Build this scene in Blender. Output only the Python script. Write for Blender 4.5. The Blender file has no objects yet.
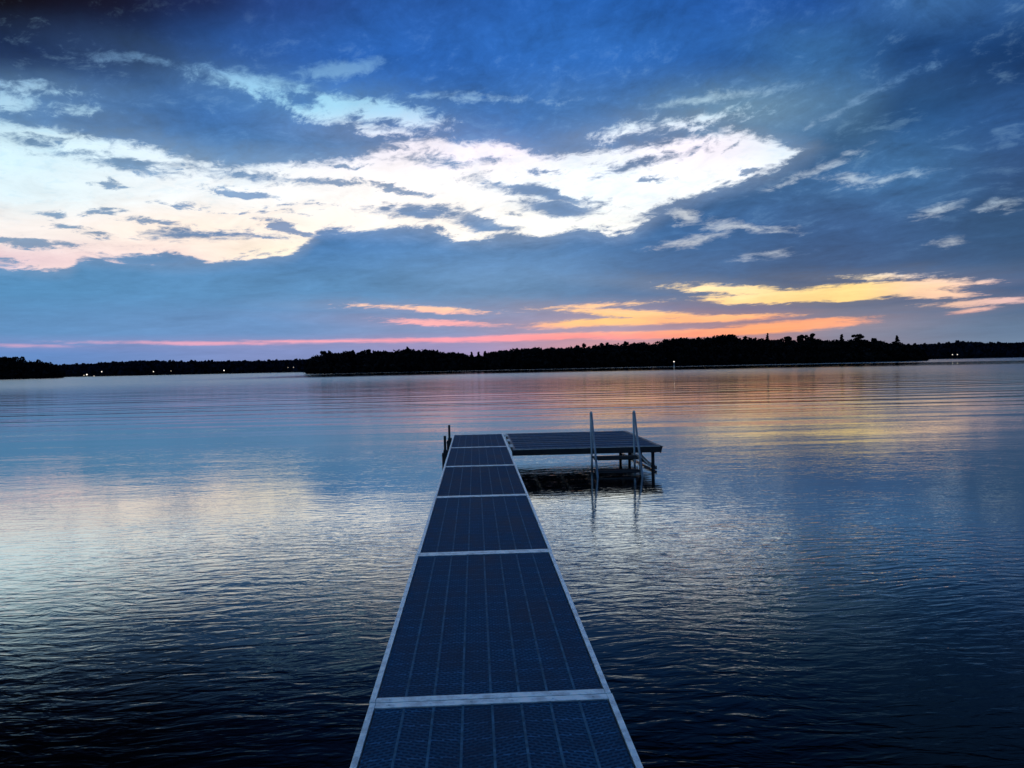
import bpy, math, random
import numpy as np
from mathutils import Vector, Matrix

S = bpy.context.scene
C = S.collection
F = 767.0
CZ = 2.17
YAW, PITCH, ROLL = math.radians(2.76), math.radians(1.307), math.radians(1.175)

# ------------------------------------------------------------------ camera
fw = Vector((math.sin(YAW)*math.cos(PITCH), math.cos(YAW)*math.cos(PITCH), -math.sin(PITCH)))
r0 = Vector((math.cos(YAW), -math.sin(YAW), 0))
u0 = r0.cross(fw)
rr = r0*math.cos(ROLL) - u0*math.sin(ROLL)
uu = u0*math.cos(ROLL) + r0*math.sin(ROLL)
cam = bpy.data.cameras.new('camera'); co = bpy.data.objects.new('camera', cam); C.objects.link(co)
M = Matrix((rr, uu, -fw)).transposed().to_4x4(); M.translation = Vector((0, 0, CZ)); co.matrix_world = M
cam.sensor_width = 36; cam.lens = 36*F/1024; cam.clip_start = 0.05; cam.clip_end = 30000
S.camera = co

def ray(x, y):
    return (rr*((x-512)/F) + uu*(-(y-384)/F) + fw).normalized()
def at(x, y, Y):                       # world point seen at (x, y) and standing at distance Y
    d = ray(x, y); t = Y/d.y
    return Vector((0, 0, CZ)) + d*t
def pxUV(x, y):                        # sky direction as azimuth / elevation
    d = ray(x, y)
    return F*(math.atan2(d.x, d.y)-YAW), F*math.asin(d.z)

def lin(c):
    return tuple((v/255/12.92 if v/255 <= .04045 else ((v/255+.055)/1.055)**2.4) for v in c)

# ------------------------------------------------------------------ node helpers
class NT:
    def __init__(s, nt): s.nt = nt
    def n(s, t, **k):
        o = s.nt.nodes.new(t)
        for a, b in k.items(): setattr(o, a, b)
        return o
    def put(s, sock, v):
        if v is None: return
        if isinstance(v, bpy.types.NodeSocket): s.nt.links.new(v, sock)
        else: sock.default_value = v
    def m(s, op, a, b=None, c=None, clamp=False):
        o = s.n('ShaderNodeMath', operation=op, use_clamp=clamp)
        s.put(o.inputs[0], a); s.put(o.inputs[1], b); s.put(o.inputs[2], c)
        return o.outputs[0]
    def vm(s, op, a, b=None, out=0):
        o = s.n('ShaderNodeVectorMath', operation=op)
        s.put(o.inputs[0], a)
        if b is not None: s.put(o.inputs[1], b)
        return o.outputs[out]
    def mix(s, f, a, b, mode='MIX'):
        o = s.n('ShaderNodeMix', data_type='RGBA', blend_type=mode)
        s.put(o.inputs[0], f)
        for sock, v in ((o.inputs[6], a), (o.inputs[7], b)):
            if isinstance(v, tuple) and len(v) == 3: v = v+(1,)
            s.put(sock, v)
        return o.outputs[2]
    def smooth(s, v, a, b, lo=0., hi=1.):
        o = s.n('ShaderNodeMapRange', interpolation_type='SMOOTHSTEP')
        s.put(o.inputs[0], v); s.put(o.inputs[1], a); s.put(o.inputs[2], b)
        s.put(o.inputs[3], lo); s.put(o.inputs[4], hi)
        return o.outputs[0]
    def comb(s, x, y, z):
        o = s.n('ShaderNodeCombineXYZ'); s.put(o.inputs[0], x); s.put(o.inputs[1], y); s.put(o.inputs[2], z)
        return o.outputs[0]
    def sep(s, v):
        o = s.n('ShaderNodeSeparateXYZ'); s.put(o.inputs[0], v); return o.outputs
    def noise(s, v, scale, detail=4., rough=.5, dist=0., dims='3D'):
        o = s.n('ShaderNodeTexNoise', noise_dimensions=dims)
        s.put(o.inputs['Vector'], v); s.put(o.inputs['Scale'], scale); s.put(o.inputs['Detail'], detail)
        s.put(o.inputs['Roughness'], rough); s.put(o.inputs['Distortion'], dist)
        return o.outputs[0]
    def mapping(s, v, loc=(0,0,0), rot=(0,0,0), sc=(1,1,1), kind='POINT'):
        o = s.n('ShaderNodeMapping', vector_type=kind); s.put(o.inputs[0], v)
        o.inputs[1].default_value = loc; o.inputs[2].default_value = rot; o.inputs[3].default_value = sc
        return o.outputs[0]

# ------------------------------------------------------------------ world: dusk sky
W = bpy.data.worlds.new('World'); S.world = W; W.use_nodes = True
SUN_AZ = pxUV(745, 360)[0]/F + YAW; SUN_EL = math.radians(0.5)
def build_sky():
    W.node_tree.nodes.clear(); t = NT(W.node_tree)
    out = t.n('ShaderNodeOutputWorld')
    g = t.n('ShaderNodeTexCoord').outputs['Generated']
    d = t.vm('NORMALIZE', g)
    x, y, z = t.sep(d)
    az = t.m('SUBTRACT', t.m('ARCTAN2', x, y), YAW)
    U0 = t.m('MULTIPLY', az, F); V0 = t.m('MULTIPLY', t.m('ARCSINE', z), F)
    # cloud-plane coordinates
    lv = t.m('MULTIPLY', t.m('LOGARITHM', t.m('ADD', t.m('MAXIMUM', V0, -20.), 45.), math.e), 7.5)
    P = t.comb(t.m('DIVIDE', U0, 75.), t.m('MULTIPLY_ADD', U0, -.0025, lv), 0.)
    n1 = t.noise(P, .42, 3., .55, .4)            # large lumps
    n2 = t.noise(t.mapping(P, (7, 3, 2)), 1.35, 6., .66, .5)
    n3 = t.noise(t.mapping(P, (1, 9, 5)), 4.6, 6., .68, .4)
    c1 = t.m('SUBTRACT', n1, .5); c2 = t.m('SUBTRACT', n2, .5); c3 = t.m('SUBTRACT', n3, .5)
    hf = t.smooth(V0, 15., 170., .06, 1.)           # less vertical wander near the horizon
    U = t.m('MULTIPLY_ADD', c2, 26., U0)
    V = t.m('MULTIPLY_ADD', t.m('MULTIPLY', t.m('ADD', t.m('MULTIPLY', c2, 26.), t.m('MULTIPLY', c1, 14.)), hf), 1., V0)
    u_n = t.m('DIVIDE', t.m('ADD', U0, 480.), 960.)
    # --- the big opening between an upper and a lower cloud edge
    def curve(pts):
        pts = [pxUV(*p) for p in pts]
        o = t.n('ShaderNodeFloatCurve'); cm = o.mapping; c = cm.curves[0]
        q = [((a+480)/960, b/400) for a, b in pts]
        q = [(0, q[0][1])]+[p for p in q if 0 < p[0] < 1]+[(1, q[-1][1])]
        c.points[0].location = q[0]; c.points[1].location = q[-1]
        for p in q[1:-1]: c.points.new(*p)
        for p in c.points: p.handle_type = 'AUTO_CLAMPED'
        cm.update()
        t.put(o.inputs[1], t.m('DIVIDE', t.m('ADD', U, 480.), 960.)); 
        return t.m('MULTIPLY', o.outputs[0], 400.)
    top = curve([(0,122),(50,128),(85,138),(140,145),(180,158),(230,167),(290,164),(345,162),(400,147),(430,141),(500,141),
                 (535,152),(562,157),(595,151),(650,148),(690,140),(725,134),(755,138),(790,148),(806,155),(840,175),(900,190),(1023,200)])
    bot = curve([(0,264),(60,270),(90,257),(120,259),(165,262),(205,262),(245,257),(290,252),(308,243),(322,229),(340,226),(400,227),(440,232),
                 (470,238),(500,239),(545,237),(580,229),(620,231),(645,222),(662,211),(690,198),(722,184),(770,168),(800,153),(840,120),(900,100),(1023,90)])
    s = t.m('MINIMUM', t.m('SUBTRACT', top, V), t.m('SUBTRACT', V, bot))
    def blob(s, xx, yy, a, b, ang=0.):
        cu, cv = pxUV(xx, yy); ca = math.cos(cu/F); a = a*ca*ca; b = b*ca     # s rides along as z (scaled away) so the nodes evaluate one after the other
        mp = t.mapping(t.comb(U, V, s), (cu, cv, 0), (0, 0, -math.radians(ang+1.2)), (a, b, 1e7), 'TEXTURE')
        ln = t.vm('LENGTH', mp, out=1)
        return t.m('MULTIPLY_ADD', ln, -float(b), float(b))
    clear = [(35,87,24,4,-4),(12,101,18,7),(78,110,14,4),(245,80,30,4,2),(330,108,50,13,5),(375,118,62,15,3),(305,102,20,8),
             (695,122,34,4,-4),(625,131,22,4,-10),
             (20,345.5,42,1.3),(200,343,95,1.7,-.5),(320,341,80,1.4,-1),(430,340,100,2.4,-1),(545,337,110,3.6,-2),
             (378,306,25,1.7),(436,309.5,42,2.8,3),(440,323,60,2.8,2),
             (590,306,42,1.9,-3),(640,314,80,4.2,4),(600,322,75,4,-3),(690,320,90,3.6,-2),(700,333,120,4.2,-2),(790,326,75,4.5,-2),(820,321,50,2.6,-2),
             (735,290,58,4.4,5),(800,297,96,6.5,0),(862,291,100,8,-3),(925,293,46,5,4),(985,302,60,3.6,-2),(975,310,22,2.2,-8),(935,280,14,1.3),(987,281,10,1.3),(885,276,26,1.6)]
    soft = [(856,177,24,4,4),(893,176,24,3,-4),(938,209,19,5,-14),(950,241,10,3),(684,218,16,6,10),(745,227,40,5,8),(690,241,30,5,-10),(770,255,16,2.5),
            (820,168,30,2.5,-20),(1000,205,18,5),(720,98,50,3.5,-4),(470,99,50,2.5),(250,80,60,9),(345,66,42,8,-10),(140,62,40,3),(870,95,30,2,-20)]
    q = -40.
    for b in soft: q = t.m('MAXIMUM', q, blob(q, *b))
    q = t.m('ADD', q, t.m('ADD', t.m('MULTIPLY', c3, 16.), t.m('MULTIPLY', c2, 6.)))
    q = t.smooth(q, -3., 6., 0., .62)
    for b in clear: s = t.m('MAXIMUM', s, blob(s, *b))
    dark = [(60,150,26,3,3),(250,176,30,3,3),(455,160,24,3,-5),(420,214,40,5,3),(200,236,40,3,-4),(640,165,30,3,-10),(150,122,50,7,4),(215,130,40,8),(100,122,22,5,6),(300,150,30,5),(400,128,40,4,2),(205,144,32,9,4),(285,143,48,12,2),(130,166,30,3.5,4),
            (300,100,14,6),(690,206,46,7,-12),(540,193,46,5,10),(560,209,32,7,3),(488,226,28,6,6),(155,260,54,8)]
    for b in dark: s = t.m('MINIMUM', s, t.m('MULTIPLY', blob(s, *b), -1.))
    # small crisp cloudlets floating inside the opening
    small = [(56,213,14,3.4),(104,213,20,3),(110,185,17,4),(155,223,30,3.6,2),(240,191,36,5.2,1),(178,204,23,2.8,5),(335,185,42,3.8,3),(395,191,40,3.8,9),
             (26,243,56,5.6),(6,260,18,3.4),(72,226,26,3,8),(96,236,16,3.6),(286,229,32,5.5,14),(262,237,24,2.5,4),(252,214,30,1.6,-3),(310,206,28,1.5,-4),
             (520,186,34,2.6,8),(550,193,34,5,12),(562,208,32,7,3),(482,222,24,5.5,6),(395,152,15,3,4),(342,168,20,2.4),
             (545,171,18,2.2),(652,177,16,2.6),(735,147,12,1.6,-28),(757,167,12,4),(58,142,8,2.2),(205,142,28,6),(130,167,26,2.6,4),(178,168,9,1.5),(700,148,14,2,-30)]
    e = -40.
    for b in small: e = t.m('MAXIMUM', e, blob(e, *b))
    e = t.smooth(t.m('ADD', e, t.m('ADD', t.m('MULTIPLY', c3, 13.), t.m('MULTIPLY', c2, 3.))), -.8, 2.2, 0., .92)
    rag = t.smooth(V0, 10., 150., 3.4, 1.0)
    amp = t.m('MULTIPLY', t.smooth(V0, 25., 230., 9.5, 34.), t.smooth(V0, 22., 55., .38, 1.))
    s2 = t.m('ADD', s, t.m('MULTIPLY', t.m('ADD', t.m('MULTIPLY', c3, .75), t.m('MULTIPLY', c2, .55)), amp))
    wid = t.smooth(V0, 20., 240., 1.1, 4.2)
    cl = t.m('MULTIPLY', t.smooth(t.m('DIVIDE', s2, wid), -1., 1.3), t.m('ADD', t.m('MULTIPLY', t.smooth(V0, 20., 110., .72, 1.), t.m('MAXIMUM', t.smooth(U0, -480., -60., .55, 1.), t.smooth(V0, 60., 90.))), t.m('MULTIPLY', c2, .22)), clamp=True)
    # soft pale halo through thin cloud round the openings
    halo = t.smooth(t.m('DIVIDE', s, t.smooth(V0, 20., 240., 7., 34.)), -1., .6)
    # --- colour tables by direction
    caz = t.m('MAXIMUM', t.m('COSINE', az), .45)
    hor = t.m('MAXIMUM', t.m('SQRT', t.m('SUBTRACT', 1., t.m('MULTIPLY', z, z))), .2)
    Vt = t.m('DIVIDE', t.m('MULTIPLY', z, F), t.m('MULTIPLY', hor, caz))
    Vt = t.m('ADD', Vt, t.m('MULTIPLY', t.m('DIVIDE', t.m('SINE', az), caz), .0205*F))
    Vt = t.m('ADD', Vt, t.m('MULTIPLY', c2, t.smooth(V0, 0., 100., 6., 24.)))
    def table(rows):
        acc = None; prev = None
        rows = sorted([(366.5-r[0], r) for r in rows], key=lambda a: a[0])
        for v, (yy, *st) in rows:
            o = t.n('ShaderNodeValToRGB'); cr = o.color_ramp; cr.interpolation = 'EASE'; t.put(o.inputs[0], u_n)
            pts = [((pxUV(a, yy)[0]+480)/960, lin(c)) for a, c in st]
            cr.elements[0].position = pts[0][0]; cr.elements[0].color = pts[0][1]+(1,)
            if len(pts) > 1:
                cr.elements[1].position = pts[-1][0]; cr.elements[1].color = pts[-1][1]+(1,)
                for p, c in pts[1:-1]:
                    e = cr.elements.new(p); e.color = c+(1,)
            else: cr.elements[1].color = pts[0][1]+(1,)
            if acc is None: acc = o.outputs[0]
            else:
                f = t.smooth(Vt, pv, v)
                acc = t.mix(f, acc, o.outputs[0])
            pv = v
        return acc
    cloud = table([
        (0,(0,(14,11,20)),(100,(18,19,40)),(200,(22,36,78)),(300,(34,68,136)),(400,(36,84,162)),(600,(34,90,172)),(800,(31,80,156)),(930,(52,98,158)),(1020,(42,84,142))),
        (55,(0,(22,42,84)),(120,(28,52,98)),(250,(38,80,148)),(400,(38,92,174)),(600,(42,100,182)),(700,(38,92,168)),(820,(50,100,160)),(920,(27,68,124)),(1020,(22,62,118))),
        (110,(0,(70,112,164)),(100,(58,100,158)),(250,(56,106,174)),(450,(52,104,178)),(600,(62,108,170)),(750,(84,126,166)),(850,(62,104,148)),(910,(38,84,140)),(1020,(42,84,142))),
        (170,(0,(88,132,180)),(400,(80,124,176)),(550,(70,112,166)),(800,(58,102,154)),(900,(58,104,156)),(1020,(44,76,122))),
        (230,(0,(82,130,176)),(300,(68,118,178)),(500,(82,128,184)),(700,(54,98,152)),(850,(56,94,146)),(1020,(46,80,122))),
        (290,(0,(82,138,190)),(300,(88,138,190)),(500,(98,138,184)),(700,(74,108,154)),(850,(64,92,134)),(1020,(62,92,134))),
        (330,(0,(96,146,202)),(250,(104,146,202)),(420,(126,148,196)),(600,(160,148,178)),(750,(150,130,152)),(850,(122,132,160)),(1020,(96,124,160))),
        (352,(0,(98,140,205)),(300,(122,140,196)),(450,(150,145,195)),(620,(205,150,160)),(740,(205,150,150)),(850,(128,130,156)),(1020,(108,134,166)))])
    clr = table([
        (60,(0,(120,160,200)),(300,(120,170,215)),(1020,(110,160,210))),
        (105,(0,(165,202,225)),(300,(160,212,238)),(450,(165,206,236)),(700,(195,225,240)),(900,(120,160,200))),
        (150,(0,(206,233,243)),(200,(225,240,250)),(420,(242,236,246)),(500,(252,242,252)),(600,(242,246,255)),(700,(248,240,250)),(800,(225,236,246)),(950,(170,200,220))),
        (190,(0,(218,237,244)),(200,(238,242,244)),(400,(255,249,246)),(600,(242,250,255)),(720,(246,250,251)),(950,(190,216,236))),
        (230,(0,(238,230,226)),(200,(252,236,222)),(400,(255,246,236)),(600,(252,251,246)),(750,(222,228,232))),
        (262,(0,(226,200,205)),(150,(236,210,206)),(300,(255,240,214)),(600,(255,240,225)),(750,(212,218,226))),
        (286,(0,(250,220,200)),(700,(255,224,170)),(850,(255,218,140)),(930,(250,205,165)),(1020,(232,192,182))),
        (304,(0,(250,205,195)),(600,(255,200,150)),(700,(255,210,140)),(850,(255,214,132)),(940,(240,195,165)),(1020,(235,190,182))),
        (320,(0,(250,190,185)),(450,(250,172,165)),(600,(255,200,115)),(700,(255,180,120)),(800,(255,165,110)),(1020,(230,160,150))),
        (338,(0,(240,168,182)),(300,(255,162,166)),(450,(252,152,158)),(600,(255,146,136)),(700,(255,148,106)),(780,(255,165,92)),(850,(240,160,130)))])
    # tonal life inside the cloud: broad lumps and fine wisps
    k = t.m('ADD', 1.14, t.m('ADD', t.m('MULTIPLY', c1, 1.1), t.m('ADD', t.m('MULTIPLY', c2, 1.15), t.m('MULTIPLY', c3, .6))))
    k = t.m('ADD', t.m('MULTIPLY', t.m('SUBTRACT', k, 1.), t.smooth(V0, 0., 200., .25, 1.)), 1.)
    cloud = t.vm('MULTIPLY', cloud, t.comb(t.m('MULTIPLY', k, 1.05), k, t.m('MULTIPLY', k, .92)))
    g2 = t.smooth(t.m('ADD', t.m('MAXIMUM', blob(-60., 905, 105, 130, 17, -24), blob(-60., 985, 75, 90, 26, -15)), t.m('MULTIPLY', c2, 30.)), -12., 12., 1., .70)
    cloud = t.vm('MULTIPLY', cloud, t.comb(g2, g2, g2))
    pale = t.smooth(t.m('ADD', c2, t.m('MULTIPLY', c3, .5)), .04, .26, 0., .30)
    cloud = t.mix(t.m('MULTIPLY', t.m('MULTIPLY', pale, t.smooth(V0, 60., 200.)), t.smooth(V0, 270., 330., 1., .25)), cloud, (.20, .36, .52))
    thin = t.mix(t.m('MULTIPLY', halo, t.smooth(V0, 40., 160., .10, .20)), cloud, clr)
    g1 = t.m('ADD', t.smooth(V0, 60., 120., 1.25, 1.10), t.m('MULTIPLY', c2, .4))
    clr2 = t.vm('MULTIPLY', clr, t.comb(g1, g1, g1))
    wisp = t.smooth(t.m('ADD', c3, t.m('MULTIPLY', c1, .6)), 0., .2, 0., .25)
    clr2 = t.mix(t.m('MULTIPLY', wisp, t.smooth(V0, 90., 150.)), clr2, t.vm('MULTIPLY', clr2, (.62, .80, .92)))
    thin = t.mix(q, thin, clr)
    clr2 = t.mix(e, clr2, t.mix(.12, cloud, clr))
    col = t.mix(cl, thin, clr2)
    dk = t.smooth(V0, 340., 420., 1., .15); col = t.vm('MULTIPLY', col, t.comb(dk, dk, dk))  # unseen sky above the frame, darkened so the near water reflects less
    # overhead, outside the picture: unseen brighter blue added to light the dock
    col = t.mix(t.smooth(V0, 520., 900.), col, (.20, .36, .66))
    # the clear dusk atmosphere itself
    sky = t.n('ShaderNodeTexSky', sky_type='NISHITA', sun_disc=False)
    sky.sun_elevation = SUN_EL; sky.sun_rotation = SUN_AZ; sky.altitude = 200
    nis = t.vm('MULTIPLY', sky.outputs[0], (.02, .02, .02))
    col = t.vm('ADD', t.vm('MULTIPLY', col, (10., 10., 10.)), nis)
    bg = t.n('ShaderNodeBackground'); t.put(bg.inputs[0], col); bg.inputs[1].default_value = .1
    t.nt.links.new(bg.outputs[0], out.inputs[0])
    W.cycles.sampling_method = 'NONE'
build_sky()

sd = bpy.data.lights.new('sun', 'SUN'); sd.energy = .5; sd.angle = math.radians(.5); sd.color = (1, .62, .38)
so = bpy.data.objects.new('sun', sd); C.objects.link(so)
sdir = Vector((math.sin(SUN_AZ)*math.cos(SUN_EL), math.cos(SUN_AZ)*math.cos(SUN_EL), math.sin(SUN_EL)))
so.rotation_euler = sdir.to_track_quat('Z', 'Y').to_euler()
S.cycles.max_bounces = 4; S.cycles.diffuse_bounces = 2; S.cycles.glossy_bounces = 3; S.cycles.transmission_bounces = 0
S.view_settings.view_transform = 'Standard'; S.view_settings.look = 'None'

# ------------------------------------------------------------------ materials
def mat(name, col, rough=.6, metal=0., var=.25, vscale=6., bump=0., bscale=40., spec=.5):
    m = bpy.data.materials.new(name); m.use_nodes = True; t = NT(m.node_tree)
    b = m.node_tree.nodes['Principled BSDF']
    oc = t.n('ShaderNodeTexCoord').outputs['Object']
    n = t.noise(oc, vscale, 6., .6)
    k = t.smooth(n, .25, .75, 1-var, 1+var)
    t.put(b.inputs['Base Color'], t.vm('MULTIPLY', col, t.comb(k, k, k)))
    t.put(b.inputs['Roughness'], t.m('ADD', t.m('MULTIPLY', t.m('SUBTRACT', n, .5), .3), rough))
    b.inputs['Metallic'].default_value = metal; b.inputs['Specular IOR Level'].default_value = spec
    if bump:
        bp = t.n('ShaderNodeBump'); bp.inputs['Distance'].default_value = bump
        t.put(bp.inputs['Height'], t.noise(oc, bscale, 5., .6)); t.put(b.inputs['Normal'], bp.outputs[0])
    return m
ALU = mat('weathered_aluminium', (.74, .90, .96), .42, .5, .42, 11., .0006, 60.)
DARKALU = mat('dark_aluminium', (.10, .12, .15), .5, .6, .3, 5., .0006, 60.)  # dark aluminium for the platform frame and side brace
STEEL = mat('ladder_tube', (.30, .37, .44), .35, .8, .2, 7.)
POST = mat('dark_post', (.018, .02, .026), .6, 0, .4, 7., .002, 30.)
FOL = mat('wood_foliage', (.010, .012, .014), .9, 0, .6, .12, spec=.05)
FOLHAZE = mat('hazed_foliage', (.012, .020, .036), .95, 0, .3, .05, spec=.0)  # distance haze put into the leaf colour as a bluish base
BARK = mat('tree_bark', (.018, .016, .016), .9, 0, .3, 2., spec=.05)
EARTH = mat('shore_earth', (.02, .02, .022), .95, 0, .3, .1, spec=.05)
WHITE = mat('white_paint', (.7, .7, .7), .6)

def deck_mat(name, along_y=True):
    m = bpy.data.materials.new(name); m.use_nodes = True; t = NT(m.node_tree)
    b = m.node_tree.nodes['Principled BSDF']
    oc = t.n('ShaderNodeTexCoord').outputs['Object']
    x, y, z = t.sep(oc)
    if not along_y: x, y = y, x
    # rows of short moulded slots that lean into diamonds from plank to plank
    tri = t.m('PINGPONG', t.m('ADD', x, 5.), .2875)
    yy = t.m('MULTIPLY_ADD', tri, .36, y)
    py = t.m('FRACT', t.m('DIVIDE', t.m('ADD', yy, 20.), .0265))
    slot_y = t.m('MULTIPLY', t.smooth(py, .12, .26), t.smooth(py, .62, .76, 1., 0.))
    row = t.m('FLOOR', t.m('DIVIDE', t.m('ADD', yy, 20.), .0265))
    px = t.m('FRACT', t.m('ADD', t.m('DIVIDE', t.m('ADD', x, 5.), .036), t.m('MULTIPLY', row, .5)))
    slot_x = t.m('MULTIPLY', t.smooth(px, .08, .2), t.smooth(px, .8, .92, 1., 0.))
    slot = t.m('MULTIPLY', slot_x, slot_y)
    n = t.noise(oc, 2.6, 6., .62); nf = t.noise(oc, 70., 3., .6)
    rnd = t.n('ShaderNodeObjectInfo').outputs['Random']
    st = t.noise(t.mapping(oc, (3, 1, 0), sc=(1, .35, 1)), 9., 5., .7)
    k = t.m('MULTIPLY', t.smooth(n, .25, .75, .6, 1.35), t.smooth(nf, .2, .8, .7, 1.3))
    k = t.m('MULTIPLY', k, t.m('MULTIPLY_ADD', rnd, .3, .85))
    k = t.m('ADD', k, t.smooth(st, .66, .74, 0., .9))
    base = t.vm('MULTIPLY', (.021, .082, .165), t.comb(k, k, k))
    cr = t.m('ABSOLUTE', t.m('SUBTRACT', t.m('FRACT', t.m('DIVIDE', t.m('ADD', y, 20.), .1525)), .5))
    cg = t.m('MULTIPLY_ADD', t.smooth(cr, .03, .05, 1., 0.), .8, 1.); base = t.vm('MULTIPLY', base, t.comb(cg, cg, cg))
    col = t.mix(slot, base, (.009, .036, .082))
    t.put(b.inputs['Base Color'], col)
    t.put(b.inputs['Roughness'], t.smooth(n, .3, .7, .52, .72)); b.inputs['Specular IOR Level'].default_value = .02
    bp = t.n('ShaderNodeBump'); bp.inputs['Distance'].default_value = .003; bp.inputs['Strength'].default_value = .7
    t.put(bp.inputs['Height'], t.m('ADD', t.m('MULTIPLY', slot, -1.), t.m('MULTIPLY', nf, .3)))
    t.put(b.inputs['Normal'], bp.outputs[0])
    return m
DECK = deck_mat('moulded_blue_decking'); DECKX = deck_mat('moulded_blue_decking_crosswise', False)
RIB = mat('decking_rib', (.045, .14, .23), .65, 0, .45, 14., .0008, 50., .06)
RIBX = mat('platform_rib', (.26, .40, .52), .5, 0, .3, 14.)
def glow(name, col, s):
    m = bpy.data.materials.new(name); m.use_nodes = True; b = m.node_tree.nodes['Principled BSDF']
    t = NT(m.node_tree); lw = t.n('ShaderNodeLayerWeight')
    t.put(b.inputs['Base Color'], (.8, .8, .8, 1))
    t.put(b.inputs['Emission Color'], col+(1,)); t.put(b.inputs['Emission Strength'], t.m('MULTIPLY_ADD', lw.outputs[1], -.3*s, s))
    m.cycles.emission_sampling = 'NONE'
    return m
LAMP = glow('lit_lamp', (1, .90, .75), 2.6)
LAMPW = glow('lit_warm_lamp', (1, .8, .55), 2.2)

# ------------------------------------------------------------------ mesh helpers
class MB:
    def __init__(s): s.v = []; s.f = []; s.mi = []
    def quadbox(s, P, mi=0):
        b = len(s.v); s.v += [tuple(p) for p in P]
        for f in ((0,3,2,1),(4,5,6,7),(0,1,5,4),(1,2,6,5),(2,3,7,6),(3,0,4,7)):
            s.f.append(tuple(b+i for i in f)); s.mi.append(mi)
    def box(s, x0, x1, y0, y1, z0, z1, mi=0):
        s.quadbox([(x0,y0,z0),(x1,y0,z0),(x1,y1,z0),(x0,y1,z0),(x0,y0,z1),(x1,y0,z1),(x1,y1,z1),(x0,y1,z1)], mi)
    def tube(s, pts, r, n=10, mi=0, cap=True):
        pts = [Vector(p) for p in pts]; rs = r if isinstance(r, (list, tuple)) else [r]*len(pts)
        up = Vector((0,0,1)); rings = []
        d0 = (pts[1]-pts[0]).normalized(); a = d0.cross(up if abs(d0.z) < .95 else Vector((1,0,0))).normalized()
        for i, p in enumerate(pts):
            d = (pts[min(i+1, len(pts)-1)]-pts[max(i-1, 0)]).normalized()
            a = (a-d*a.dot(d)).normalized(); c = d.cross(a)
            b = len(s.v)
            for k in range(n):
                th = 2*math.pi*k/n; s.v.append(tuple(p+(a*math.cos(th)+c*math.sin(th))*rs[i]))
            rings.append(b)
        for q, w in zip(rings, rings[1:]):
            for k in range(n):
                s.f.append((q+k, q+(k+1)%n, w+(k+1)%n, w+k)); s.mi.append(mi)
        if cap:
            s.f.append(tuple(rings[0]+k for k in reversed(range(n)))); s.mi.append(mi)
            s.f.append(tuple(rings[-1]+k for k in range(n))); s.mi.append(mi)
    def bar(s, p, q, w, h, mi=0):
        p, q = Vector(p), Vector(q); d = (q-p).normalized(); a = d.cross(Vector((0,0,1))).normalized()*w/2; c = a.cross(d).normalized()*h/2
        s.quadbox([p-a-c, p+a-c, q+a-c, q-a-c, p-a+c, p+a+c, q+a+c, q-a+c], mi)
    def build(s, name, mats, parent=None, bevel=0., smooth=False, loc=None):
        me = bpy.data.meshes.new(name); me.from_pydata(s.v, [], s.f); me.update()
        if not isinstance(mats, (list, tuple)): mats = [mats]
        for m in mats: me.materials.append(m)
        me.polygons.foreach_set('material_index', s.mi)
        if smooth: me.polygons.foreach_set('use_smooth', [True]*len(s.f))
        o = bpy.data.objects.new(name, me); C.objects.link(o)
        if parent: o.parent = parent
        if loc: o.location = loc
        if bevel:
            b = o.modifiers.new('bevel', 'BEVEL'); b.width = bevel; b.segments = 2; b.limit_method = 'ANGLE'
        return o
def raw_mesh(name, V, Q, m, parent=None, mats=None, smooth=False):     # V (n,3), Q (f,4) arrays
    me = bpy.data.meshes.new(name)
    me.vertices.add(len(V)); me.vertices.foreach_set('co', np.asarray(V, dtype=np.float32).ravel())
    nf = len(Q); me.loops.add(nf*4); me.loops.foreach_set('vertex_index', np.asarray(Q, dtype=np.int32).ravel())
    me.polygons.add(nf); me.polygons.foreach_set('loop_start', np.arange(nf, dtype=np.int32)*4)
    me.update(calc_edges=True); me.validate()
    if smooth: me.polygons.foreach_set('use_smooth', np.ones(nf, dtype=bool))
    me.materials.append(m)
    o = bpy.data.objects.new(name, me); C.objects.link(o)
    if parent: o.parent = parent
    return o
def tag(o, label=None, cat=None, group=None, kind=None):
    if label: o['label'] = label
    if cat: o['category'] = cat
    if group: o['group'] = group
    if kind: o['kind'] = kind
    return o
def empty(name, loc=(0,0,0)):
    o = bpy.data.objects.new(name, None); C.objects.link(o); o.location = loc; o.empty_display_size = .2
    return o

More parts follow.
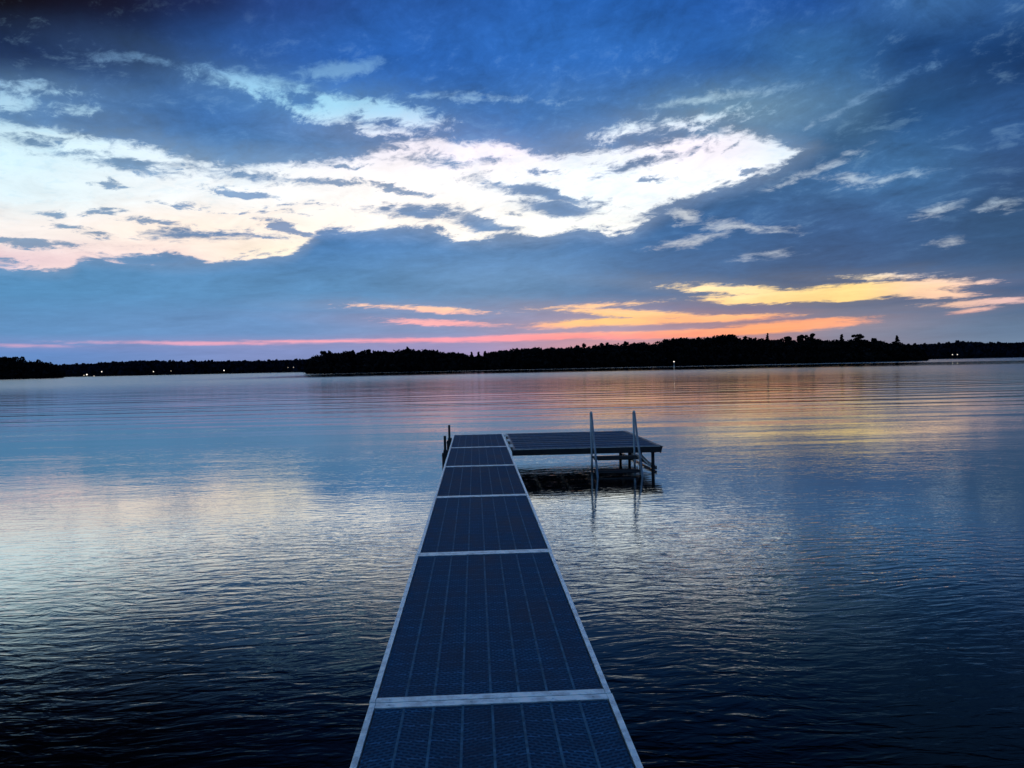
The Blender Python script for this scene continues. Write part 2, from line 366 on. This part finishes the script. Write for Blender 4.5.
# ------------------------------------------------------------------ water and lake bed
def water():
    m = bpy.data.materials.new('lake_water'); m.use_nodes = True; t = NT(m.node_tree)
    b = m.node_tree.nodes['Principled BSDF']
    pos = t.n('ShaderNodeNewGeometry').outputs['Position']
    x, y, z = t.sep(pos)
    dist = t.m('MAXIMUM', t.vm('LENGTH', t.vm('MULTIPLY', pos, (1, 1, 0)), out=1), 1.)
    patch = t.noise(t.mapping(pos, sc=(.035, .09, 1)), 1., 3., .55)      # gusts and slicks
    gust = t.smooth(patch, .36, .64, .55, 1.35)
    warp = t.noise(t.mapping(pos, sc=(.5, .5, 1)), 1., 2., .5)
    pw = t.vm('ADD', pos, t.comb(t.m('MULTIPLY', warp, .9), t.m('MULTIPLY', warp, .6), 0.))
    rip = t.noise(t.mapping(pw, rot=(0, 0, .10), sc=(3.4, 9., 1)), 1., 3., .5, .4)
    mid = t.noise(t.mapping(pw, (3, 8, 0), rot=(0, 0, -.16), sc=(.55, 1.7, 1)), 1., 2., .5, .3)
    big = t.noise(t.mapping(pos, (5, 1, 0), sc=(.03, .45, 1)), 1., 2., .45, .3)
    far = t.noise(t.mapping(pos, (9, 4, 0), sc=(.012, .13, 1)), 1., 2., .5, .2)
    calm = t.m('MULTIPLY', t.m('MULTIPLY', t.smooth(dist, 210., 300.), t.smooth(dist, 430., 480., 1., 0.)), t.smooth(x, -110., -50.))
    fr = t.m('MULTIPLY', t.smooth(dist, 8.5, 14.5, 1.05, .32), t.smooth(dist, 20., 60., 1., .4))
    fm = t.smooth(dist, 30., 140., 1., .2)
    h = t.m('MULTIPLY', t.m('MULTIPLY', rip, .009), t.m('MULTIPLY', fr, gust))
    h = t.m('ADD', h, t.m('MULTIPLY', t.m('MULTIPLY', mid, .0045), t.m('MULTIPLY', fm, gust)))
    h = t.m('ADD', h, t.m('MULTIPLY', big, t.smooth(dist, 16., 42., .004, .075)))
    h = t.m('ADD', h, t.m('MULTIPLY', far, t.m('MULTIPLY', t.smooth(dist, 60., 260., .0, .30), t.m('SUBTRACT', 1., calm))))
    bp = t.n('ShaderNodeBump'); bp.inputs['Distance'].default_value = 1.; t.put(bp.inputs['Height'], h)
    fz = t.n('ShaderNodeFresnel'); fz.inputs[0].default_value = 1.45; t.put(fz.inputs[1], bp.outputs[0])
    fac = t.m('MULTIPLY', t.m('POWER', fz.outputs[0], 2.9), 20., clamp=True)
    fac = t.m('MINIMUM', fac, .74)
    gl = t.n('ShaderNodeBsdfGlossy'); t.put(gl.inputs['Normal'], bp.outputs[0]); gl.inputs['Color'].default_value = (.92, .96, .94, 1)
    t.put(gl.inputs['Roughness'], t.m('MULTIPLY', t.smooth(dist, 12., 220., .02, .17), t.m('SUBTRACT', 1., t.m('MULTIPLY', calm, .9))))
    df = t.n('ShaderNodeBsdfDiffuse'); df.inputs['Color'].default_value = (.0006, .0015, .003, 1)
    mx = t.n('ShaderNodeMixShader'); t.put(mx.inputs[0], fac); t.put(mx.inputs[1], df.outputs[0]); t.put(mx.inputs[2], gl.outputs[0])
    t.put(m.node_tree.nodes['Material Output'].inputs[0], mx.outputs[0]); m.node_tree.nodes.remove(b)
    ys = np.concatenate([np.linspace(-60, 60, 25), np.geomspace(70, 9000, 40)])
    xs = np.concatenate([-np.geomspace(9000, 20, 30), np.linspace(-15, 15, 7), np.geomspace(20, 9000, 30)])
    V = np.array([(a, c, 0.) for c in ys for a in xs]); n = len(xs)
    Q = np.array([(j*n+i, j*n+i+1, (j+1)*n+i+1, (j+1)*n+i) for j in range(len(ys)-1) for i in range(n-1)])
    tag(raw_mesh('lake_water', V, Q, m), kind='structure')
water()

# ------------------------------------------------------------------ the walkway dock
DZ = .5; XL, XR = -.56, .66; SEAMS = [.78, 3.83, 6.88, 9.93, 12.98, 16.03, 19.08]
RW, BW = .029, .058
walk = empty('walkway_dock', (0, 0, 0))
tag(walk, 'long straight walkway dock with blue moulded decking and pale aluminium edges', 'dock')
def make_section():
    L, Wd = 3.05, XR-XL; fb = MB()
    fb.box(0, RW, 0.004, L-.004, -.125, .004); fb.box(Wd-RW, Wd, .004, L-.004, -.125, .004)
    fb.box(RW+.001, Wd-RW-.001, .004, BW, -.11, .002); fb.box(RW+.001, Wd-RW-.001, L-BW, L-.004, -.11, .002)
    for k in range(1, 5): fb.box(RW+.001, Wd-RW-.001, k*L/5-.02, k*L/5+.02, -.11, -.032)
    for ex in (-.003, Wd-.009):                                # corner gusset plates
        for ey in (.0045, L-.1345): fb.box(ex, ex+.012, ey, ey+.13, -.10, -.02)
    # screw heads on the end bars
    for ey in (.03, L-.03):
        for k in range(6):
            cx = .1+k*(Wd-.2)/5; fb.tube([(cx, ey, .001), (cx, ey, .0045)], .007, 8)
    fr = fb.build('section_frame', ALU, walk, .0025)
    db = MB(); x0, x1 = RW+.004, Wd-RW-.004; nb = 8; pw = (x1-x0)/nb
    for k in range(nb):
        db.box(x0+k*pw+.0025, x0+(k+1)*pw-.0025, BW+.003, L-BW-.003, -.03, -.004)
    for k in range(1, nb):
        db.box(x0+k*pw-.006, x0+k*pw+.006, BW+.004, L-BW-.004, -.028, -.0005, 1)
    dk = db.build('decking', [DECK, RIB], fr, .0015)
    return fr
sec = make_section(); jr = random.Random(4)
for i, y0 in enumerate([-2.27]+SEAMS[:-1]):
    if i == 0: o = sec
    else:
        o = sec.copy(); C.objects.link(o); o.parent = walk
        for ch in sec.children:
            c = ch.copy(); C.objects.link(c); c.parent = o
    o.location = (XL+jr.uniform(-.004, .004), y0, DZ); o.rotation_euler = (0, 0, jr.uniform(-.0007, .0007))
def leg_mesh(parent, x, y, ztop, r=.024):
    b = MB(); b.tube([(0,0,-1.5),(0,0,ztop)], r, 12)
    b.box(-.05, .05, -.045, .045, -.14+DZ, -.02+DZ-.03)
    o = b.build('leg', POST, parent, 0, True, (x, y, 0)); 
    for p in o.data.polygons: p.use_smooth = len(p.vertices) == 4 and abs(p.normal.z) < .5
    return o
for y in [.82]+[s for s in SEAMS[1:5]]:
    leg_mesh(walk, XL+.10, y, DZ-.05); leg_mesh(walk, XR-.10, y, DZ-.05)
leg_mesh(walk, XR-.10, 18.95, DZ-.05)
for y, zt in ((17.95, .82), (15.35, .80)):                      # the two side posts that stand proud of the deck
    b = MB(); b.tube([(0,0,-1.5),(0,0,zt)], .026, 12); b.tube([(0,0,zt),(0,0,zt+.012)], [.029,.020], 12)
    b.build('post', POST, walk, 0, False, (XL-.065, y, 0))
    b = MB(); b.box(-.062, .050, -.06, .06, .03, .47); b.box(-.035, .055, -.04, .04, .47, .53)
    b.tube([(-.07, 0, .42), (.0, 0, .42)], .014, 8)
    b.build('post_bracket', POST, walk, .004, False, (XL-.065, y, 0))

# ------------------------------------------------------------------ the swim platform
PX0, PX1, PY0, PY1 = .735, 3.74, 15.40, 19.06
plat = empty('swim_platform', (PX0, PY0, 0))
tag(plat, 'dark wide swim platform on legs joined to the far right side of the dock', 'platform')
def make_plat_section():
    L, Wd = PX1-PX0, (PY1-PY0)/3; fb = MB()
    fb.box(0, L, .003, RW, -.125, .002); fb.box(0, L, Wd-RW, Wd-.003, -.125, .002)
    fb.box(.0, BW, RW+.001, Wd-RW-.001, -.11, .004); fb.box(L-BW, L, RW+.001, Wd-RW-.001, -.11, .004)
    for k in range(1, 5): fb.box(k*L/5-.02, k*L/5+.02, RW+.001, Wd-RW-.001, -.11, -.034)
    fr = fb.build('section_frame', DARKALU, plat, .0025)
    db = MB(); y0, y1 = RW+.003, Wd-RW-.003; nb = 8; pw = (y1-y0)/nb
    for k in range(nb): db.box(BW+.003, L-BW-.003, y0+k*pw+.009, y0+(k+1)*pw-.009, -.03, -.004)
    for k in range(1, nb, 3): db.box(BW+.004, L-BW-.004, y0+k*pw-.011, y0+k*pw+.011, -.028, -.001, 1)
    db.build('decking', [DECKX, RIBX], fr, .0015)
    return fr
ps = make_plat_section(); step = (PY1-PY0)/3
for i in range(3):
    if i == 0: o = ps
    else:
        o = ps.copy(); C.objects.link(o); o.parent = plat
        for ch in ps.children:
            c = ch.copy(); C.objects.link(c); c.parent = o
    o.location = (0, i*step, DZ+(0, .003, -.002)[i])
for i in range(3):
    b = MB(); b.box(-.068, .03, -.24, .24, .0065, .014); b.box(-.068, -.03, -.30, -.24, .0065, .012); b.box(-.02, .028, .24, .31, .0065, .012)
    for yy in (-.16, 0, .16): b.tube([(-.05, yy, .014), (-.05, yy, .022)], .010, 8); b.tube([(.015, yy, .014), (.015, yy, .022)], .010, 8)
    b.build('connector_plate', bpy.data.materials['white_paint'], plat, .002, False, (0, (i+.5)*step, DZ))
# fascia bumper along the near and right edges
b = MB(); b.quadbox([(-.02,-.035,-.128),(PX1-PX0-.03,-.035,-.128),(PX1-PX0-.03,-.001,-.128),(-.02,-.001,-.128),(-.02,-.04,-.010),(PX1-PX0+.045,-.04,-.010),(PX1-PX0+.045,-.001,-.010),(-.02,-.001,-.010)])
b.quadbox([(PX1-PX0+.001,-.0,-.15),(PX1-PX0+.012,-.0,-.15),(PX1-PX0+.012,PY1-PY0,-.15),(PX1-PX0+.001,PY1-PY0,-.15),(PX1-PX0+.001,0,-.010),(PX1-PX0+.045,0,-.010),(PX1-PX0+.045,PY1-PY0,-.010),(PX1-PX0+.001,PY1-PY0,-.010)])
b.build('edge_fascia', POST, plat, .003, False, (0, 0, DZ))
b = MB(); b.box(0, PX1-PX0-.02, -.030, -.012, -.0095, -.003); b.build('edge_trim', ALU, plat, .001, False, (0, 0, DZ))
for yy in (.05, step, 2*step, 3*step-.08):
    leg_mesh(plat, PX1-PX0-.15, yy, DZ-.02, .034)
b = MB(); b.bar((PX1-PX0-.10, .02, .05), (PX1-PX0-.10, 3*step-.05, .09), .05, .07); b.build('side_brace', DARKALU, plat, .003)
b = MB(); b.bar((PX1-PX0-.20, .08, .10), (PX1-PX0-.20, step*2, .36), .04, .05); b.build('diagonal_brace', ALU, plat, .003)
b = MB(); b.bar((PX1-PX0-.22, step-.05, .11), (PX1-PX0-1.1, step-.05, .11), .04, .05); b.build('cross_brace', POST, plat, .003)

# ------------------------------------------------------------------ the ladder
lad = empty('swim_ladder', (2.32, PY0, DZ))
tag(lad, 'metal swim ladder with two tall narrow hand loops on the platform edge', 'ladder')
for sx in (0, .87):
    b = MB(); pts = [(0, -.10, -.95), (0, -.06, -.2), (0, -.045, .0), (0, -.02, .62)]
    for k in range(7):
        a = math.pi*k/6; pts.append((0, -.075+.060*math.cos(a), .655+.06*math.sin(a)))
    pts += [(0, -.17, .59), (0, -.36, .20), (0, -.52, -.04), (0, -.76, -.50), (0, -.84, -.85)]
    b.tube(pts, .022, 12); o = b.build('handrail', STEEL, lad, 0, True, (sx, 0, 0))
for yy, zz in ((-.34, -.18), (-.52, -.43), (-.66, -.67)):
    b = MB(); b.box(.0, .87, yy, yy+.22, zz-.02, zz+.02)
    b.tube([(0, yy, zz-.02), (.87, yy, zz-.02)], .016, 8); b.build('step', POST, lad, .003)

# ------------------------------------------------------------------ woods and shores
rng = np.random.default_rng(11)
def leaves(cen, rad, n, size, rg=rng):
    """n leaf-clump quads through a lumpy ellipsoid"""
    d = rg.normal(size=(n, 3)); d /= np.linalg.norm(d, axis=1)[:, None]
    r = rg.uniform(.35, 1.06, n)**.6
    p = np.array(cen)+d*np.array(rad)*r[:, None]
    a = rg.normal(size=(n, 3)); a /= np.linalg.norm(a, axis=1)[:, None]
    b = np.cross(a, rg.normal(size=(n, 3))); b /= np.linalg.norm(b, axis=1)[:, None]
    s = (size*rg.uniform(.5, 1.3, n))[:, None]
    V = np.stack([p-a*s*.5-b*s*.5, p+a*s*.55-b*s*.35, p+a*s*.45+b*s*.5, p-a*s*.4+b*s*.6], 1)
    return V
def canopy_line(pts, x):
    return np.interp(x, [p[0] for p in pts], [p[1] for p in pts])
def wood(name, pts, Dl, Dr, rows, gap, spacing, size, dens, m, label, zmin=0., jit=.12, depthgap=7.):
    """a far wood whose tops follow the profile pts (picture x -> picture y), standing between distances Dl and Dr"""
    Vs = []
    x0, x1 = pts[0][0], pts[-1][0]
    for r in range(rows):
        x = x0+rng.uniform(0, 3)
        while x < x1:
            D = Dl+(Dr-Dl)*(x-x0)/(x1-x0)+r*depthgap+rng.uniform(-2, 2)
            p = at(x, canopy_line(pts, x), D)
            H = p.z-zmin
            if r == 0: H *= rng.uniform(.62, .86)
            else: H *= 1+rng.uniform(-jit, jit*.35)
            w = min(spacing*rng.uniform(.55, .85), H*.45)
            kind = rng.random()
            n = int(dens*rng.uniform(.8, 1.2))
            if kind < .16:      # pointed crown
                for q in range(5):
                    f = q/4.; Vs.append(leaves((p.x+rng.normal()*.3, D, zmin+H*(.3+.66*f)), (w*(1.05-.8*f), w*(1.05-.8*f), H*.10), n//5, size*.9))
            else:              # several lobes
                for q in range(5):
                    ox, oy = rng.uniform(-.55, .55, 2)*w; oz = rng.uniform(.50, .84)
                    Vs.append(leaves((p.x+ox, D+oy, zmin+H*oz), (w*rng.uniform(.45, .7), w*.6, H*(.97-oz)), n//5, size))
            Vs.append(leaves((p.x, D-rng.uniform(0, 3), zmin+H*.3), (w*1.25, w, H*.34), int(n*.8), size*1.6))
            x += gap*spacing*F/D*rng.uniform(.7, 1.3)
    V = np.concatenate(Vs); n = len(V); V = V.reshape(-1, 3); V[:, 2] = np.maximum(V[:, 2], .02)
    o = raw_mesh(name, V, np.arange(n*4).reshape(-1, 4), m)
    tag(o, label, 'wood', kind='stuff'); return o
def shore(name, pts, Dl, Dr, depth, hmax):
    """low rising ground under a wood, from the waterline back"""
    x0, x1 = pts[0][0], pts[-1][0]; N = 60; V = []; J = 8
    for i in range(N+1):
        x = x0+(x1-x0)*i/N; D = Dl+(Dr-Dl)*i/N-5+2.5*math.sin(i*1.3)+1.5*math.sin(i*3.1)
        e = min(1, i/3, (N-i)/3)
        for j in range(J):
            f = j/(J-1); p = at(x, 370, D+f*depth)
            V.append((p.x, D+f*depth, -.3+e*(hmax*math.sin(min(1, f*1.6)*math.pi/2)+.5*min(1, f*8))))
    Q = [(i*J+j, (i+1)*J+j, (i+1)*J+j+1, i*J+j+1) for i in range(N) for j in range(J-1)]
    tag(raw_mesh(name, np.array(V), np.array(Q), EARTH, smooth=True), kind='structure')

ISL = [(311,362),(313,357),(319,353.5),(331,352),(360,350.6),(394,350),(417,348.9),(441,351),(464,353.5),(467,358),(473,356),(484,355),(495,350.8),(525,348),(560,346.5),(588,345),
       (600,343.5),(623,343.5),(658,341.6),(672,338),(686,337.2),(702,337.6),(717,335.4),(733,334),(748,337),(764,339.5),(782,339.8),(795,339.8),(806,337),(825,340),(837,339.6),
       (857,338),(875,340.5),(887,342),(904,343.8),(917,346),(922,350)]
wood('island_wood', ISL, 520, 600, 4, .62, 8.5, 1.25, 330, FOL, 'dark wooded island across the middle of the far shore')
shore('island_ground', ISL, 520, 600, 70, 1.4)
LP = [(-130,352),(-60,354),(0,357),(10,357.3),(23,359),(35,361.2),(43,361.6),(51.5,363),(56,366),(61,372)]
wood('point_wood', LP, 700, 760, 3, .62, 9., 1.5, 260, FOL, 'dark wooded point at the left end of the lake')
shore('point_ground', LP, 700, 760, 60, 1.2)
LF = [(40,366),(56,365),(80,364),(103,363.2),(116,361.8),(133,361),(150,360.6),(170,361.3),(232,361),(270,360.6),(299,359.4),(325,358.5),(380,360),(470,358)]
wood('hillside_wood', LF, 1350, 1350, 3, .42, 15., 3., 170, FOLHAZE, 'low blue-black wooded hills along the distant left shore', jit=.02, depthgap=18)
shore('far_hills', LF, 1350, 1350, 160, 5)
RF = [(880,345),(904,344.6),(923,344),(947,343),(956,341.8),(963.5,340.9),(972,342),(978,343),(1000,342.6),(1024,342),(1080,340),(1160,338)]
wood('hillside_wood', RF, 1350, 1250, 3, .42, 15., 3., 190, FOLHAZE, 'low wooded hills along the distant right shore', jit=.02, depthgap=18)
shore('far_hills', RF, 1350, 1250, 160, 5)

def lone_tree(px, top, base_w, kind, label, D):
    p = at(px, top, D); H = p.z
    t = empty(kind, (p.x, D, 0)); tag(t, label, 'tree', 'taller trees standing above the island wood')
    g = np.random.default_rng(int(px*10)); b = MB()
    lean = g.uniform(-.03, .03)*H
    b.tube([(0,0,-.2),(lean*.3,0,H*.5),(lean,0,H*.95)], [.45,.32,.08], 7)
    V = []
    tiers = 7 if kind == 'pine_tree' else 9
    for k in range(tiers):
        if kind == 'pine_tree':
            f = .62+.36*k/(tiers-1); w = base_w*(1.05-.75*((k)/(tiers-1))**1.3)*g.uniform(.6, 1.15)
            a = g.uniform(0, 6.28); ex, ey = math.cos(a)*w*.75, math.sin(a)*w*.6
            b.tube([(lean*f,0,H*(f-.05)),(lean*f+ex,ey,H*f)], [.12,.04], 5)
            V.append(leaves((lean*f+ex*.8, ey*.8, H*f), (w*.5, w*.5, H*.022), 90, .7, g)); V.append(leaves((lean*f-ex*.5, -ey*.5, H*(f-.015)), (w*.42, w*.4, H*.02), 60, .7, g))
        else:
            a = g.uniform(0, 6.28); f = g.uniform(.66, .93); r_ = base_w*.62*g.uniform(.2, 1)
            b.tube([(lean*f,0,H*(f-.12)),(lean*f+math.cos(a)*r_,math.sin(a)*r_,H*f)], [.14,.05], 5)
            V.append(leaves((lean*f+math.cos(a)*r_, math.sin(a)*r_, H*f), (base_w*.36, base_w*.36, H*.045), 110, .85, g))
    V.append(leaves((0, 0, H*.45), (base_w*.8, base_w*.8, H*.2), 160, 1.2, g))
    V = np.concatenate(V); n = len(V)
    b.build('trunk', BARK, t, 0, True)
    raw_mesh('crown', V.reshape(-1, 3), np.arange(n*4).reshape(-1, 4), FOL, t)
for a in [
    (323,350.8,3.,'broadleaf_tree','round topped tree at the left end of the island wood'),
    (407,346.9,2.6,'pine_tree','narrow pine poking above the left part of the island wood'),
    (472,352.2,1.9,'pine_tree','thin spiky tree just right of the gap in the island treeline'),
    (478,352.0,2.2,'pine_tree','middle one of the three thin spiky trees by the treeline gap'),
    (485,351.5,2.0,'pine_tree','rightmost of the three thin spiky trees by the treeline gap'),
    (733,332.8,4.5,'broadleaf_tree','broad tree crown at the highest point of the island wood'),
    (767,333.4,2.6,'pine_tree','lone tufted tree standing clear against the orange cloud'),
    (787.5,335.2,3.6,'broadleaf_tree','bushy pointed tree between the lone tufted tree and the paired crowns'),
    (801.5,333.6,4.,'broadleaf_tree','left one of two paired tall crowns right of the orange glow'),
    (810.5,332.8,4.,'broadleaf_tree','right one of two paired tall crowns right of the orange glow'),
    (842,334.4,3.4,'pine_tree','tall ragged tree left of the widest crown on the island'),
    (857.5,332.4,6.,'broadleaf_tree','widest ragged crown near the right end of the island'),
    (897,335.6,4.,'pine_tree','last tall tree with a flat tuft at the right end of the island')]:
    lone_tree(*a, 520+80*(a[0]-311)/611+6)

# ------------------------------------------------------------------ shore lamps
def shore_lamp(px, py, D, label, r=.55, m=LAMP):
    r *= .8
    p = at(px, py, D); t = empty('shore_lamp', (p.x, D, 0)); tag(t, label, 'lamp', 'lit lamps along the distant shore')
    b = MB(); b.tube([(0,0,-.5),(0,0,p.z-r*.7)], [.14,.09], 8); b.tube([(0,0,p.z-r*.9),(0,0,p.z-r*.6)], [.12,.3], 8); b.build('pole', POST, t)
    b = MB(); pts = [(0,0,p.z-r*math.cos(math.pi*k/6)) for k in range(7)]
    b.tube(pts, [max(.02, r*math.sin(math.pi*k/6)) for k in range(7)], 10); b.build('lamp', m, t, 0, True)
shore_lamp(84, 375.3, 1180, 'dim lamp just left of the brightest lamp near the wooded point', .55, LAMPW)
shore_lamp(86.8, 374.6, 1180, 'brightest white lamp low on the shore right of the wooded point', 1.1)
shore_lamp(94, 376., 1180, 'dim low lamp between the brightest lamp and the high one', .55, LAMPW)
shore_lamp(101.7, 371.7, 1300, 'white lamp high on the bank, third from the wooded point', .85)
shore_lamp(153.5, 371.6, 1300, 'white lamp standing alone at the middle of the distant left shore', .75)
shore_lamp(171, 371, 1300, 'faint warm lamp right of the lone middle lamp', .45, LAMPW)
shore_lamp(224, 370.4, 1300, 'clear white lamp nearest the island on the distant left shore', .95)
shore_lamp(288, 367.4, 1300, 'faint left one of two warm lamps beside the island', .5, LAMPW)
shore_lamp(293.5, 367.2, 1300, 'faint right one of two warm lamps beside the island', .5, LAMPW)
shore_lamp(952.4, 354.6, 1280, 'left one of two close white lamps on the right shore', .75)
shore_lamp(957.4, 354.5, 1280, 'right one of two close white lamps on the right shore', .75)
p = at(674, 361.6, 450); t_ = empty('channel_marker', (p.x, 450, 0)); tag(t_, 'thin white marker post with a small light in front of the island', 'marker')
b = MB(); b.tube([(0,0,-1),(0,0,p.z-.3)], .13, 10); b.build('post', WHITE, t_)
b = MB(); b.tube([(0,0,.05),(0,0,.5),(0,0,.7)], [.45,.45,.1], 12); b.build('float', WHITE, t_, 0)
b = MB(); b.tube([(0,0,p.z-.3),(0,0,p.z-.15),(0,0,p.z+.15),(0,0,p.z+.25)], [.1,.28,.28,.08], 10); b.build('lamp', LAMP, t_)
